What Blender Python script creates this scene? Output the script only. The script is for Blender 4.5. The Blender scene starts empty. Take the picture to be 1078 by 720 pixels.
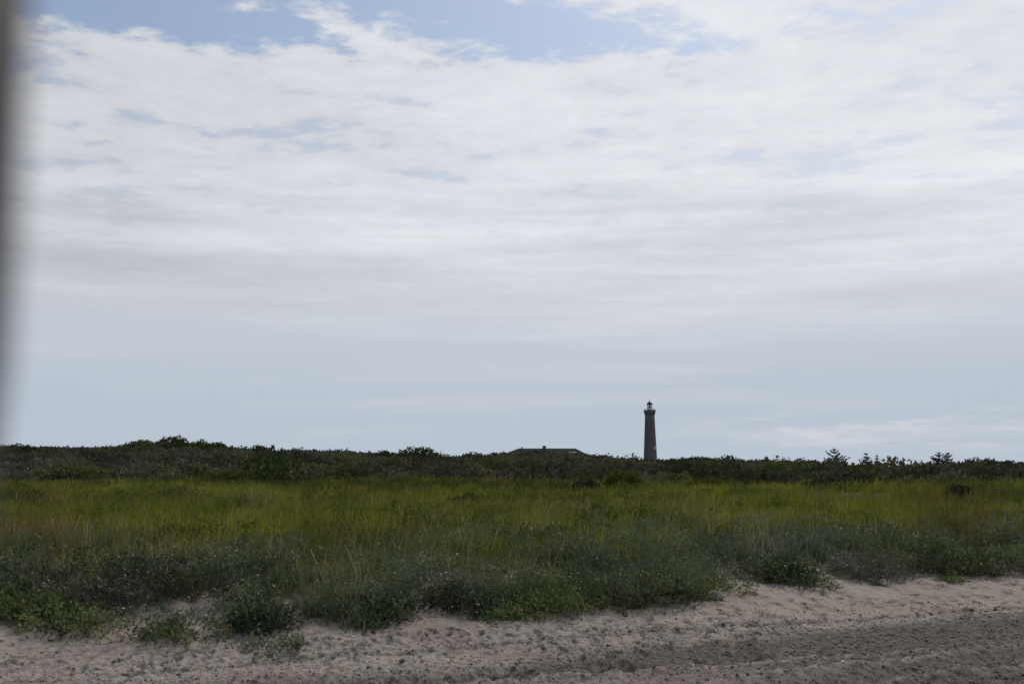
import bpy, math, random
import numpy as np
from mathutils import Vector, Matrix

rad = math.radians
S = bpy.context.scene
C = S.collection
rng = np.random.default_rng(7)
random.seed(7)

# ------------------------------------------------------------------ camera numbers
F, CX, CY, HZ = 1156.0, 539.0, 360.0, 500.0      # focal length and horizon in photo pixels
CAMH = 2.2
PITCH = math.atan((HZ - CY) / F)
EYE = np.array([0.0, 0.0, CAMH])

def ray(px, py):
    """direction of a photo pixel, scaled so that its y component is 1"""
    a, b = (px - CX) / F, (CY - py) / F
    y = math.cos(PITCH) - b * math.sin(PITCH)
    z = math.sin(PITCH) + b * math.cos(PITCH)
    return a / y, z / y

def on_plane(px, py, z=0.0):
    dx, dz = ray(px, py)
    Y = (z - CAMH) / dz
    return dx * Y, Y

def at_dist(px, py, Y):
    dx, dz = ray(px, py)
    return dx * Y, Y, CAMH + dz * Y

# ------------------------------------------------------------------ numpy noise
def _hash(ix, iy, seed):
    h = (ix.astype(np.int64) * 374761393 + iy.astype(np.int64) * 668265263 + seed * 1442695041) & 0xFFFFFFFF
    h = ((h ^ (h >> 13)) * 1274126177) & 0xFFFFFFFF
    h = (h ^ (h >> 16)) & 0xFFFFFF
    return h / float(0xFFFFFF)

def vnoise(x, y, seed=0):
    x = np.asarray(x, float); y = np.asarray(y, float)
    xi, yi = np.floor(x), np.floor(y)
    fx, fy = x - xi, y - yi
    fx = fx * fx * fx * (fx * (fx * 6 - 15) + 10); fy = fy * fy * fy * (fy * (fy * 6 - 15) + 10)
    a, b = _hash(xi, yi, seed), _hash(xi + 1, yi, seed)
    c, d = _hash(xi, yi + 1, seed), _hash(xi + 1, yi + 1, seed)
    return (a + (b - a) * fx) * (1 - fy) + (c + (d - c) * fx) * fy

def fbm(x, y, seed=0, octaves=4):
    t, amp, s = 0.0, 0.5, 0.0
    for k in range(octaves):
        t = t + amp * vnoise(x, y, seed + 17 * k); s += amp
        x = x * 2.03 + 3.7; y = y * 2.03 - 1.9; amp *= 0.5
    return t / s                                    # 0..1

def sstep(a, b, x):
    t = np.clip((x - a) / (b - a), 0, 1)
    return t * t * (3 - 2 * t)

# ------------------------------------------------------------------ terrain
TA = rad(20.0)
TX, TY = math.cos(TA), math.sin(TA)
P0 = (-6.9, 14.84)

def uv(x, y):
    dx, dy = x - P0[0], y - P0[1]
    return -TY * dx + TX * dy, TX * dx + TY * dy     # u: into the dune, v: along the bank

EDGE_PX = [(0, 650), (40, 657), (70, 660), (110, 650), (150, 652), (180, 662), (215, 642), (250, 656), (285, 664), (300, 645),
           (340, 653), (400, 655), (424, 640), (440, 634), (480, 643), (530, 645), (560, 641), (620, 637), (680, 634),
           (740, 631), (760, 622), (775, 607), (800, 611), (850, 617), (870, 603), (885, 611), (940, 614), (955, 603),
           (1000, 609), (1040, 606), (1078, 604)]
_ev, _eu = [], []
for q in EDGE_PX:
    wx, wy = on_plane(q[0], q[1], 0.3)
    a_, b_ = uv(wx, wy); _ev.append(b_); _eu.append(a_)
_o = np.argsort(_ev); _ev = np.array(_ev)[_o]; _eu = np.array(_eu)[_o]

def edge_u(v):
    e = np.interp(v, _ev, _eu, left=0, right=0)
    out = (v < _ev[0]) | (v > _ev[-1])
    return np.where(out, 0.6 * (fbm(v * 0.8, v * 0 + 2.2, 31, 3) - 0.5) * 2, e)

def edge_smooth(v):
    return sum(edge_u(v + d) * w for d, w in ((-1.0, .12), (-.6, .2), (-.2, .18), (.2, .18), (.6, .2), (1.0, .12)))

CREST_PX = [(-300, 470), (-100, 468), (0, 466), (60, 467), (110, 466), (140, 463.5), (180, 462), (205, 463), (240, 466), (300, 469),
            (350, 470), (400, 473), (440, 474), (480, 476), (512, 475.2), (535, 473.6), (560, 473.2), (605, 473.0), (628, 474.6), (648, 478.2), (680, 480), (730, 478),
            (800, 481), (850, 485.5), (870, 487), (900, 488), (960, 489.5), (990, 489.5), (1012, 488), (1034, 484.5), (1078, 482), (1200, 480), (1400, 482)]
YC = 165.0
_ct = np.array([(p[0] - CX) / F for p in CREST_PX])
_cz = np.array([CAMH + ray(CX, p[1])[1] * YC - 1.9 for p in CREST_PX])

FOOT = []
def _feet():
    r = np.random.default_rng(3)
    for _ in range(1500):
        v = r.uniform(-4, 26); u = -r.uniform(0.15, 2.6)
        u += np.interp(v, _ev, _eu, left=0, right=0) * 0.7
        if fbm(np.array([v * .5]), np.array([u * .8]), 77, 2)[0] < 0.45: continue
        FOOT.append((u, v, r.uniform(0, 6.3), r.uniform(.04, .14), r.uniform(.025, .06), r.uniform(.02, .06)))
_feet()

RUTS = [((540, 709), (1078, 654), 0.55, 0.07), ((800, 730), (1078, 694), 0.24, 0.06), ((100, 728), (640, 702), 0.40, 0.035), ((940, 730), (1078, 708), 0.30, 0.09),
        ((420, 722), (1078, 668), 0.09, 0.05), ((560, 699), (1078, 644), 0.07, 0.035), ((700, 724), (1078, 677), 0.07, 0.05), ((200, 705), (700, 668), 0.08, 0.03)]
RIDGE = [((760, 720), (1078, 682), .11, .06), ((930, 721), (1078, 699), .10, .06), ((430, 722), (700, 704), .14, .03)]
_R = []
for p, q, w, dpt in RUTS:
    a_, b_ = on_plane(*p), on_plane(*q)
    L = math.hypot(b_[0] - a_[0], b_[1] - a_[1])
    t = ((b_[0] - a_[0]) / L, (b_[1] - a_[1]) / L)
    _R.append((a_, t, w, dpt))

_K = []
for p, q, w, dpt in RIDGE:
    a_, b_ = on_plane(*p), on_plane(*q)
    L = math.hypot(b_[0] - a_[0], b_[1] - a_[1])
    _K.append((a_, ((b_[0] - a_[0]) / L, (b_[1] - a_[1]) / L), w, dpt))

def along(x, y, a_, t):
    return -(x - a_[0]) * t[1] + (y - a_[1]) * t[0] + (fbm(x * .7, y * .7, 61, 2) - .5) * .25

def height(x, y, fine=False):
    x = np.asarray(x, float); y = np.asarray(y, float)
    u, v = uv(x, y)
    es = edge_smooth(v)
    du = u - es
    # sandy bank between track and vegetation
    bank = sstep(-2.6, 0.6, u - 0.6 * es) * 0.32
    steep = sstep(-0.1, 1.6, du) * (0.14 + 0.24 * (fbm(v * .9, u * .9, 5, 3)))
    z = bank + steep
    fieldrise = sstep(1, 14, u) * 0.18 + sstep(15, 85, y) * 0.75
    z = z + fieldrise
    z = z + sstep(0, 6, u) * (fbm(x * .11, y * .11, 11, 3) - 0.5) * 0.8 * (1 - sstep(60, 100, y) * .5)
    z = z + sstep(0, 2, u) * (fbm(x * .5, y * .5, 12, 3) - 0.5) * 0.30
    yy = np.maximum(y, 1.0)
    crest = np.interp(x / yy, _ct, _cz)
    up = sstep(80, YC, y)
    up = up * (0.75 + 0.25 * up)
    z = z + (crest - 1.3) * up
    lumps = sstep(85, 110, y) * (1 - sstep(YC - 15, YC + 5, y)) * (fbm(x * .055, y * .07, 21, 3) - .60) * 3.2
    z = z + lumps
    back = sstep(YC + 6, YC + 60, y)
    z = z * (1 - back) + back * (np.minimum(crest - 1.5, 4.0) + (fbm(x * .02, y * .02, 9, 3) - .5) * 1.0)
    hump = np.exp(-(((x - 9) / 22) ** 2 + ((y - 300) / 30) ** 2))
    z = z + back * hump * 0.8
    hump2 = np.exp(-(((x - 98.8) / 120) ** 2 + ((y - 784) / 160) ** 2))
    z = z + back * hump2 * 5.0
    far = sstep(1000, 1600, y)
    z = z * (1 - far)
    z = np.where(y < 2, 0.0, z)
    if fine:
        sand = 1 - sstep(-0.2, 0.8, du)
        near = (y > 4) & (y < 32)
        n = (fbm(x * 1.6, y * 1.6, 41, 4) - .5) * 0.07 + (fbm(x * 7, y * 7, 42, 3) - .5) * 0.022
        tr = 1 - sstep(-2.6, -1.2, u)
        z = z + np.where(near, n * (1 - .45 * tr) * (.75 + .25 * sand), 0)
        # rough, churned gravel surface of the track
        z = z + np.where(near, tr * ((vnoise(x * 16, y * 16, 51) - .5) * 0.030 * (.3 + 1.2 * fbm(x * .9 - y * .5, y * 1.7, 52, 2)) + (fbm((x * .88 + y * .47) * 2.2, (y * .88 - x * .47) * 9, 53, 3) - .5) * .035), 0)
        for (a_, t, w, dpt) in _R:
            s = along(x, y, a_, t)
            g = np.exp(-(s / w) ** 2)
            rough = .25 + 1.5 * fbm(x * 6, y * 6, 62, 3)
            z = z + np.where(near, -g * dpt * .5 + g * (rough - 1) * .062, 0)
        for (a_, t, w, dpt) in _K:
            s = along(x, y, a_, t)
            z = z + np.where(near, np.exp(-(s / w) ** 2) * dpt * (.5 + vnoise(x * 5, y * 5, 63)), 0)
        for (fu, fv, a, l, w, dpt) in FOOT:
            fx = P0[0] - TY * fu + TX * fv; fy = P0[1] + TX * fu + TY * fv
            m = (np.abs(x - fx) < .4) & (np.abs(y - fy) < .4)
            idx = np.nonzero(m)
            if len(idx[0]) == 0: continue
            dx = x[idx] - fx; dy = y[idx] - fy
            p_ = (dx * math.cos(a) + dy * math.sin(a)) / l; q_ = (-dx * math.sin(a) + dy * math.cos(a)) / w
            r2 = np.sqrt(p_ * p_ + q_ * q_)
            z[idx] += -dpt * (1 - sstep(.65, 1.05, r2)) + dpt * .4 * np.exp(-((r2 - 1.4) / .28) ** 2)
    return z

def ground_hit(px, py, fine=False):
    dx, dz = ray(px, py)
    Y = np.arange(7.0, 70.0, .02)
    d = height(dx * Y, Y) - (CAMH + dz * Y)
    i = np.nonzero(d >= 0)[0]
    Yh = Y[i[0]] if len(i) else 70.0
    return dx * Yh, Yh

def hz(x, y):
    return float(height(np.array([x]), np.array([y]))[0])

# ------------------------------------------------------------------ helpers: objects
def tag(o, label=None, cat=None, group=None, kind=None):
    if label: o['label'] = label
    if cat: o['category'] = cat
    if group: o['group'] = group
    if kind: o['kind'] = kind
    return o

def empty(name, loc, label, cat, group=None, rz=0):
    o = bpy.data.objects.new(name, None); C.objects.link(o)
    o.location = loc; o.rotation_euler = (0, 0, rz); o.empty_display_size = .3
    return tag(o, label, cat, group)

def mesh_obj(name, V, sizes, loops, mat, parent=None, attrs=None, smooth=False):
    V = np.ascontiguousarray(V, dtype=np.float32); n = len(V)
    me = bpy.data.meshes.new(name)
    me.vertices.add(n); me.vertices.foreach_set('co', V.ravel())
    sizes = np.asarray(sizes, np.int32); loops = np.asarray(loops, np.int32)
    me.loops.add(len(loops)); me.loops.foreach_set('vertex_index', loops)
    st = np.zeros(len(sizes), np.int32); st[1:] = np.cumsum(sizes)[:-1]
    me.polygons.add(len(sizes)); me.polygons.foreach_set('loop_start', st); me.polygons.foreach_set('loop_total', sizes)
    if smooth: me.polygons.foreach_set('use_smooth', np.ones(len(sizes), bool))
    for k, a in (attrs or {}).items():
        at = me.attributes.new(k, 'FLOAT', 'POINT'); at.data.foreach_set('value', np.ascontiguousarray(a, np.float32))
    me.update(calc_edges=True)
    me.materials.append(mat)
    o = bpy.data.objects.new(name, me); C.objects.link(o)
    if parent is not None: o.parent = parent
    return o

class Veg:
    """collects leaf and blade faces; each face group carries a random tint"""
    def __init__(self): self.V, self.S, self.L, self.T, self.n = [], [], [], [], 0
    def _add(self, V, sizes, loops, tint, k):
        N = len(V)
        self.V.append(V.reshape(-1, 3)); self.S.append(np.tile(sizes, N))
        self.L.append((loops[None, :] + (np.arange(N) * k)[:, None] + self.n).ravel())
        self.T.append(np.repeat(tint, k)); self.n += N * k
    def blades(self, base, h, az, lean, w, tint, droop=None):
        N = len(base); base = np.asarray(base, float)
        wa = rng.uniform(0, math.pi, N)
        wd = np.stack([np.cos(wa), np.sin(wa), np.zeros(N)], 1)
        ld = np.stack([np.cos(az), np.sin(az), np.zeros(N)], 1)
        up = np.array([0, 0, 1.0])
        mid = base + up * (h * .62)[:, None] + ld * (lean * h * .32)[:, None]
        zt = h * (1 - .35 * np.clip(lean, 0, 1.4)) if droop is None else h * droop
        tip = base + up * zt[:, None] + ld * (lean * h)[:, None]
        V = np.stack([base - wd * (w / 2)[:, None], base + wd * (w / 2)[:, None],
                      mid - wd * (w * .4)[:, None], mid + wd * (w * .4)[:, None], tip], 1)
        self._add(V, np.array([4, 3]), np.array([0, 1, 3, 2, 2, 3, 4]), tint, 5)
    def leaves(self, c, d, ln, w, tint):
        """c: base, d: unit direction"""
        N = len(c)
        r = rng.normal(size=(N, 3)); s = np.cross(d, r); s /= (np.linalg.norm(s, axis=1)[:, None] + 1e-9)
        m = c + d * (ln * .5)[:, None]
        V = np.stack([c, m - s * (w / 2)[:, None], c + d * ln[:, None], m + s * (w / 2)[:, None]], 1)
        self._add(V, np.array([4]), np.array([0, 1, 2, 3]), tint, 4)
    def sticks(self, a, b, w, tint):
        N = len(a); d = b - a
        r = rng.normal(size=(N, 3)); s = np.cross(d, r); s /= (np.linalg.norm(s, axis=1)[:, None] + 1e-9)
        t = np.cross(d, s); t /= (np.linalg.norm(t, axis=1)[:, None] + 1e-9)
        k = [s, -.5 * s + .87 * t, -.5 * s - .87 * t]
        V = np.stack([a + q * w[:, None] for q in k] + [b + q * (w * .5)[:, None] for q in k], 1)
        self._add(V, np.array([4, 4, 4]), np.array([0, 1, 4, 3, 1, 2, 5, 4, 2, 0, 3, 5]), tint, 6)
    def build(self, name, mat, parent=None):
        return mesh_obj(name, np.concatenate(self.V), np.concatenate(self.S), np.concatenate(self.L), mat, parent,
                        {'tint': np.concatenate(self.T)})

class MB:
    """solid pieces: boxes, turned shapes and tubes"""
    def __init__(self): self.v, self.f = [], []
    def add(self, vs, fs):
        o = len(self.v); self.v += [tuple(p) for p in vs]; self.f += [tuple(i + o for i in q) for q in fs]
    def box(self, x0, x1, y0, y1, z0, z1):
        self.add([(x0, y0, z0), (x1, y0, z0), (x1, y1, z0), (x0, y1, z0), (x0, y0, z1), (x1, y0, z1), (x1, y1, z1), (x0, y1, z1)],
                 [(0, 3, 2, 1), (4, 5, 6, 7), (0, 1, 5, 4), (1, 2, 6, 5), (2, 3, 7, 6), (3, 0, 4, 7)])
    def lathe(self, prof, n=32, c=(0, 0)):
        vs, fs = [], []
        for r, z in prof:
            for k in range(n):
                a = 2 * math.pi * k / n
                vs.append((c[0] + r * math.cos(a), c[1] + r * math.sin(a), z))
        for i in range(len(prof) - 1):
            for k in range(n):
                fs.append((i * n + k, i * n + (k + 1) % n, (i + 1) * n + (k + 1) % n, (i + 1) * n + k))
        fs.append(tuple(reversed(range(n)))); fs.append(tuple((len(prof) - 1) * n + k for k in range(n)))
        self.add(vs, fs)
    def tube(self, pts, radii, n=8):
        pts = [Vector(p) for p in pts]; vs, fs = [], []
        for i, p in enumerate(pts):
            d = (pts[min(i + 1, len(pts) - 1)] - pts[max(i - 1, 0)]).normalized()
            s = d.cross(Vector((0.31, 0.17, 0.93) if abs(d.z) < .9 else (1, 0.1, 0))).normalized(); t = d.cross(s)
            for k in range(n):
                a = 2 * math.pi * k / n
                vs.append(p + (s * math.cos(a) + t * math.sin(a)) * radii[i])
        for i in range(len(pts) - 1):
            for k in range(n):
                fs.append((i * n + k, i * n + (k + 1) % n, (i + 1) * n + (k + 1) % n, (i + 1) * n + k))
        fs.append(tuple(range(n - 1, -1, -1))); fs.append(tuple((len(pts) - 1) * n + k for k in range(n)))
        self.add(vs, fs)
    def build(self, name, mat, parent=None, smooth=False):
        me = bpy.data.meshes.new(name); me.from_pydata(self.v, [], self.f); me.update()
        if smooth:
            for p in me.polygons: p.use_smooth = len(p.vertices) == 4
        me.materials.append(mat)
        o = bpy.data.objects.new(name, me); C.objects.link(o)
        if parent is not None: o.parent = parent
        return o

# ------------------------------------------------------------------ materials
class NT:
    def __init__(self, tree): self.t = tree; self.n = tree.nodes; self.l = tree.links
    def new(self, kind, **kw):
        nd = self.n.new(kind)
        for k, v in kw.items(): setattr(nd, k, v)
        return nd
    def put(self, sock, v):
        if hasattr(v, 'is_linked') or hasattr(v, 'links'): self.l.new(v, sock)
        elif v is not None: sock.default_value = v
    def m(self, op, a, b=None, c=None, clamp=False):
        nd = self.new('ShaderNodeMath', operation=op, use_clamp=clamp)
        for i, v in enumerate((a, b, c)):
            if v is not None: self.put(nd.inputs[i], v)
        return nd.outputs[0]
    def ss(self, x, a, b, lo=0.0, hi=1.0):
        nd = self.new('ShaderNodeMapRange', interpolation_type='SMOOTHSTEP')
        self.put(nd.inputs[0], x)
        for i, v in ((1, a), (2, b), (3, lo), (4, hi)): self.put(nd.inputs[i], v)
        return nd.outputs[0]
    def mix(self, f, a, b, blend='MIX'):
        nd = self.new('ShaderNodeMix', data_type='RGBA', blend_type=blend)
        self.put(nd.inputs[0], f)
        for i, v in ((6, a), (7, b)):
            self.put(nd.inputs[i], (*v, 1) if isinstance(v, tuple) and len(v) == 3 else v)
        return nd.outputs[2]
    def noise(self, vec, scale, detail=4, rough=.55, dist=0.0):
        nd = self.new('ShaderNodeTexNoise'); self.put(nd.inputs['Vector'], vec)
        nd.inputs['Scale'].default_value = scale; nd.inputs['Detail'].default_value = detail
        nd.inputs['Roughness'].default_value = rough; nd.inputs['Distortion'].default_value = dist
        return nd.outputs[0]
    def attr(self, name):
        nd = self.new('ShaderNodeAttribute', attribute_name=name); return nd.outputs['Fac']
    def ramp(self, f, stops):
        nd = self.new('ShaderNodeValToRGB'); self.put(nd.inputs[0], f); e = nd.color_ramp.elements
        for i, (p, c) in enumerate(stops):
            k = e[i] if i < 2 else e.new(p)
            k.position = p; k.color = (*c, 1)
        return nd.outputs[0]

def material(name):
    m = bpy.data.materials.new(name); m.use_nodes = True
    t = NT(m.node_tree)
    for nd in list(t.n): t.n.remove(nd)
    out = t.new('ShaderNodeOutputMaterial')
    return m, t, out

def plain(name, stops, scale=3.0, rough=.8, bump=0.0, bscale=20, spec=.3, metallic=0):
    m, t, out = material(name)
    p = t.new('ShaderNodeBsdfPrincipled'); tc = t.new('ShaderNodeTexCoord').outputs['Object']
    f = t.noise(tc, scale, 5, .6)
    f = t.ss(f, .3, .7)
    t.put(p.inputs['Base Color'], t.mix(f, stops[0], stops[1]))
    p.inputs['Roughness'].default_value = rough; p.inputs['Specular IOR Level'].default_value = spec; p.inputs['Metallic'].default_value = metallic
    if bump:
        b = t.new('ShaderNodeBump'); b.inputs['Strength'].default_value = bump; b.inputs['Distance'].default_value = .01
        t.put(b.inputs['Height'], t.noise(tc, bscale, 6)); t.l.new(b.outputs[0], p.inputs['Normal'])
    t.l.new(p.outputs[0], out.inputs[0])
    return m

def foliage(name, stops, patch=None, pscale=.12, trans=.30, accent=None, ascale=.2, alo=.58, ahi=.72, gloss=.0, dark=False):
    """tint ramp per leaf; patch: second ramp mixed in by a noise over the ground"""
    m, t, out = material(name)
    pos = t.new('ShaderNodeNewGeometry').outputs['Position']
    tint = t.attr('tint')
    col = t.ramp(tint, stops)
    if patch:
        f = t.ss(t.noise(pos, pscale, 3, .6), .42, .60)
        col = t.mix(f, col, t.ramp(tint, patch))
    if accent:
        f = t.m('MULTIPLY', t.ss(t.noise(pos, ascale, 3, .6), alo, ahi), .75)
        col = t.mix(f, col, t.ramp(tint, accent))
    if dark:                                                    # older, duller stands of grass
        f = t.ss(t.noise(pos, .33, 4, .65), .46, .66)
        col = t.mix(t.m('MULTIPLY', f, .62), col, (.055, .056, .026))
    d = t.new('ShaderNodeBsdfDiffuse'); tr = t.new('ShaderNodeBsdfTranslucent')
    t.l.new(col, d.inputs[0]); t.l.new(col, tr.inputs[0])
    mx = t.new('ShaderNodeMixShader'); mx.inputs[0].default_value = trans
    t.l.new(d.outputs[0], mx.inputs[1]); t.l.new(tr.outputs[0], mx.inputs[2])
    sh = mx.outputs[0]
    if gloss:
        g = t.new('ShaderNodeBsdfGlossy'); g.inputs['Roughness'].default_value = .45; g.inputs[0].default_value = (.8, .8, .8, 1)
        m2 = t.new('ShaderNodeMixShader'); m2.inputs[0].default_value = gloss
        t.l.new(sh, m2.inputs[1]); t.l.new(g.outputs[0], m2.inputs[2]); sh = m2.outputs[0]
    t.l.new(sh, out.inputs[0])
    return m

M = {}
M['marram'] = foliage('marram_leaf', [(0, (0.076, 0.099, 0.018)), (.4, (0.156, 0.184, 0.025)), (.75, (0.259, 0.267, 0.041)), (1, (0.402, 0.356, 0.115))],
                      [(0, (0.078, 0.101, 0.021)), (.6, (0.144, 0.172, 0.023)), (1, (0.276, 0.265, 0.069))], .09,
                      accent=[(0, (0.132, 0.092, 0.034)), (1, (0.287, 0.190, 0.075))], ascale=.16, alo=.51, ahi=.64, trans=.35, dark=True)
M['lyme'] = foliage('lyme_leaf', [(0, (0.081, 0.106, 0.066)), (.6, (0.139, 0.172, 0.117)), (1, (0.277, 0.297, 0.211))],
                    [(0, (0.081, 0.100, 0.040)), (1, (0.198, 0.218, 0.099))], .35, trans=.3, gloss=.03)
M['straw'] = foliage('straw', [(0, (0.180, 0.140, 0.075)), (1, (0.380, 0.320, 0.200))], trans=.2)
M['herb'] = foliage('herb_leaf', [(0, (0.060, 0.078, 0.043)), (.5, (0.121, 0.146, 0.085)), (.85, (0.197, 0.212, 0.136)), (1, (0.264, 0.272, 0.189))],
                    [(0, (0.073, 0.096, 0.034)), (.6, (0.148, 0.181, 0.066)), (1, (0.302, 0.318, 0.151))], .5, trans=.25, gloss=.02)
M['field_herb'] = foliage('field_herb_leaf', [(0, (0.050, 0.066, 0.018)), (.6, (0.100, 0.125, 0.034)), (1, (0.190, 0.200, 0.070))], trans=.25)
M['herb_dark'] = foliage('dark_leaf', [(0, (0.025, 0.034, 0.017)), (.7, (0.044, 0.059, 0.026)), (1, (0.098, 0.112, 0.059))], trans=.2, gloss=.03)
M['herb_grey'] = foliage('grey_leaf', [(0, (0.071, 0.079, 0.057)), (.7, (0.120, 0.128, 0.096)), (1, (0.230, 0.230, 0.177))], trans=.2, gloss=.03)
M['herb_green'] = foliage('fresh_leaf', [(0, (0.059, 0.078, 0.034)), (.7, (0.119, 0.146, 0.064)), (1, (0.239, 0.252, 0.140))], trans=.3, gloss=.04)
M['scrub'] = foliage('scrub_leaf', [(0, (0.034, 0.045, 0.020)), (.25, (0.055, 0.073, 0.028)), (.5, (0.094, 0.110, 0.039)), (.7, (0.123, 0.112, 0.085)), (.85, (0.094, 0.123, 0.032)), (1, (0.180, 0.180, 0.085))],
                     [(0, (0.039, 0.040, 0.025)), (.4, (0.081, 0.076, 0.059)), (.7, (0.131, 0.124, 0.098)), (1, (0.128, 0.144, 0.046))], .06, trans=.15)
M['bush'] = foliage('bush_leaf', [(0, (0.038, 0.054, 0.022)), (.6, (0.066, 0.086, 0.029)), (1, (0.120, 0.138, 0.048))], trans=.15)
M['bush_green'] = foliage('green_bush_leaf', [(0, (0.051, 0.071, 0.015)), (.6, (0.086, 0.113, 0.021)), (1, (0.135, 0.149, 0.045))], trans=.25)
M['needle'] = foliage('needle', [(0, (0.011, 0.016, 0.010)), (.7, (0.018, 0.025, 0.014)), (1, (0.030, 0.036, 0.020))], trans=.1)
M['twig'] = plain('twig_bark', ((.09, .07, .05), (.16, .13, .10)), 8, .9)
M['palestem'] = plain('pale_stem', ((.22, .19, .13), (.32, .28, .2)), 8, .9)
M['bark'] = plain('bark', ((.05, .04, .032), (.09, .075, .06)), 4, .9)
M['stone'] = plain('grey_stone', ((.12, .112, .104), (.30, .285, .26)), 14, .8, .4, 40)
M['white_stone'] = plain('pale_pebble', ((.60, .58, .54), (.72, .70, .66)), 20, .6)
M['dark_stone'] = plain('dark_pebble', ((.045, .04, .04), (.08, .075, .07)), 20, .7)
M['roof'] = plain('dark_roofing', ((.016, .018, .022), (.026, .028, .033)), 1.2, .95, spec=.05)
M['housewall'] = plain('house_wall', ((.16, .14, .12), (.2, .18, .15)), 1.5, .9)
M['white'] = plain('white_paint', ((.70, .70, .68), (.78, .78, .76)), 2, .5)
M['chimney'] = plain('chimney_brick', ((.05, .04, .038), (.075, .06, .055)), 2, .9)
M['metal'] = plain('dark_iron', ((.022, .023, .026), (.035, .036, .04)), 4, .5)
M['post'] = plain('dark_post_paint', ((.034, .033, .038), (.043, .042, .048)), 5, .6)

def glass():
    m, t, out = material('window_glass')
    a = t.new('ShaderNodeBsdfTransparent'); a.inputs[0].default_value = (.86, .90, .90, 1)
    g = t.new('ShaderNodeBsdfGlossy'); g.inputs['Roughness'].default_value = .05
    mx = t.new('ShaderNodeMixShader'); mx.inputs[0].default_value = .12
    t.l.new(a.outputs[0], mx.inputs[1]); t.l.new(g.outputs[0], mx.inputs[2]); t.l.new(mx.outputs[0], out.inputs[0])
    return m
M['glass'] = glass()
M['darkglass'] = plain('dark_glass', ((.02, .022, .026), (.03, .032, .036)), 2, .15, spec=.5)

def brick():
    m, t, out = material('hazed_grey_brick')
    p = t.new('ShaderNodeBsdfPrincipled'); tc = t.new('ShaderNodeTexCoord').outputs['Object']
    sx = t.new('ShaderNodeSeparateXYZ'); t.l.new(tc, sx.inputs[0])
    ang = t.m('MULTIPLY', t.m('ARCTAN2', sx.outputs[1], sx.outputs[0]), 4.0)
    cb = t.new('ShaderNodeCombineXYZ'); t.l.new(ang, cb.inputs[0]); t.l.new(sx.outputs[2], cb.inputs[1])
    b = t.new('ShaderNodeTexBrick'); t.l.new(cb.outputs[0], b.inputs[0]); b.inputs['Scale'].default_value = 2.5
    b.inputs['Color1'].default_value = (.100, .103, .120, 1); b.inputs['Color2'].default_value = (.124, .127, .142, 1); b.inputs['Mortar'].default_value = (.135, .137, .146, 1)  # grey brick with the bluish haze of distance mixed into its colours
    n = t.ss(t.noise(tc, .25, 5, .65), .3, .75)
    col = t.mix(t.m('MULTIPLY', n, .5), b.outputs[0], (.078, .081, .094))
    t.l.new(col, p.inputs['Base Color']); p.inputs['Roughness'].default_value = .9; p.inputs['Specular IOR Level'].default_value = .2
    t.l.new(p.outputs[0], out.inputs[0])
    return m
M['brick'] = brick()

def ground_mat():
    m, t, out = material('sand_and_soil')
    p = t.new('ShaderNodeBsdfPrincipled'); pos = t.new('ShaderNodeNewGeometry').outputs['Position']
    veg, trk = t.attr('veg'), t.attr('track')
    big = t.ss(t.noise(pos, .9, 5, .6), .35, .65)
    mid = t.ss(t.noise(pos, 4.5, 6, .65), .35, .68)
    fine = t.noise(pos, 55, 4, .7)
    sand = t.mix(big, (.302, .254, .220), (.342, .294, .256))
    sand = t.mix(t.m('MULTIPLY', mid, .35), sand, (.30, .258, .228))
    grit = t.ss(t.noise(pos, 8.5, 7, .80), .46, .57)
    road = t.mix(big, (.315, .280, .250), (.365, .328, .292))
    road = t.mix(t.m('MULTIPLY', grit, .68), road, (.095, .082, .075))
    red = t.ss(t.noise(pos, .45, 3, .5), .50, .66)
    road = t.mix(t.m('MULTIPLY', red, .45), road, (.180, .140, .128))
    road = t.mix(t.m('MULTIPLY', t.attr('damp_shade'), t.m('ADD', .68, t.m('MULTIPLY', grit, .30))), road, (.070, .056, .050))  # wet sand tone, also used as painted shade in the ruts
    col = t.mix(trk, sand, road)
    col = t.mix(t.m('MULTIPLY', t.ss(fine, .52, .75), .30), col, (.11, .10, .095))
    col = t.mix(t.m('MULTIPLY', t.ss(fine, .48, .25), .25), col, (.34, .31, .28))
    soil = t.mix(mid, (.034, .034, .016), (.052, .048, .024))
    col = t.mix(veg, col, soil)
    t.l.new(col, p.inputs['Base Color']); p.inputs['Roughness'].default_value = .95; p.inputs['Specular IOR Level'].default_value = .15
    b = t.new('ShaderNodeBump'); b.inputs['Strength'].default_value = .9; b.inputs['Distance'].default_value = .035
    hgt = t.m('ADD', t.m('MULTIPLY', t.noise(pos, 22, 6, .7), 1.0), t.m('MULTIPLY', t.noise(pos, 90, 3, .7), .35))
    t.put(b.inputs['Height'], hgt); t.l.new(b.outputs[0], p.inputs['Normal'])
    t.l.new(p.outputs[0], out.inputs[0])
    return m
M['ground'] = ground_mat()

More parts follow.
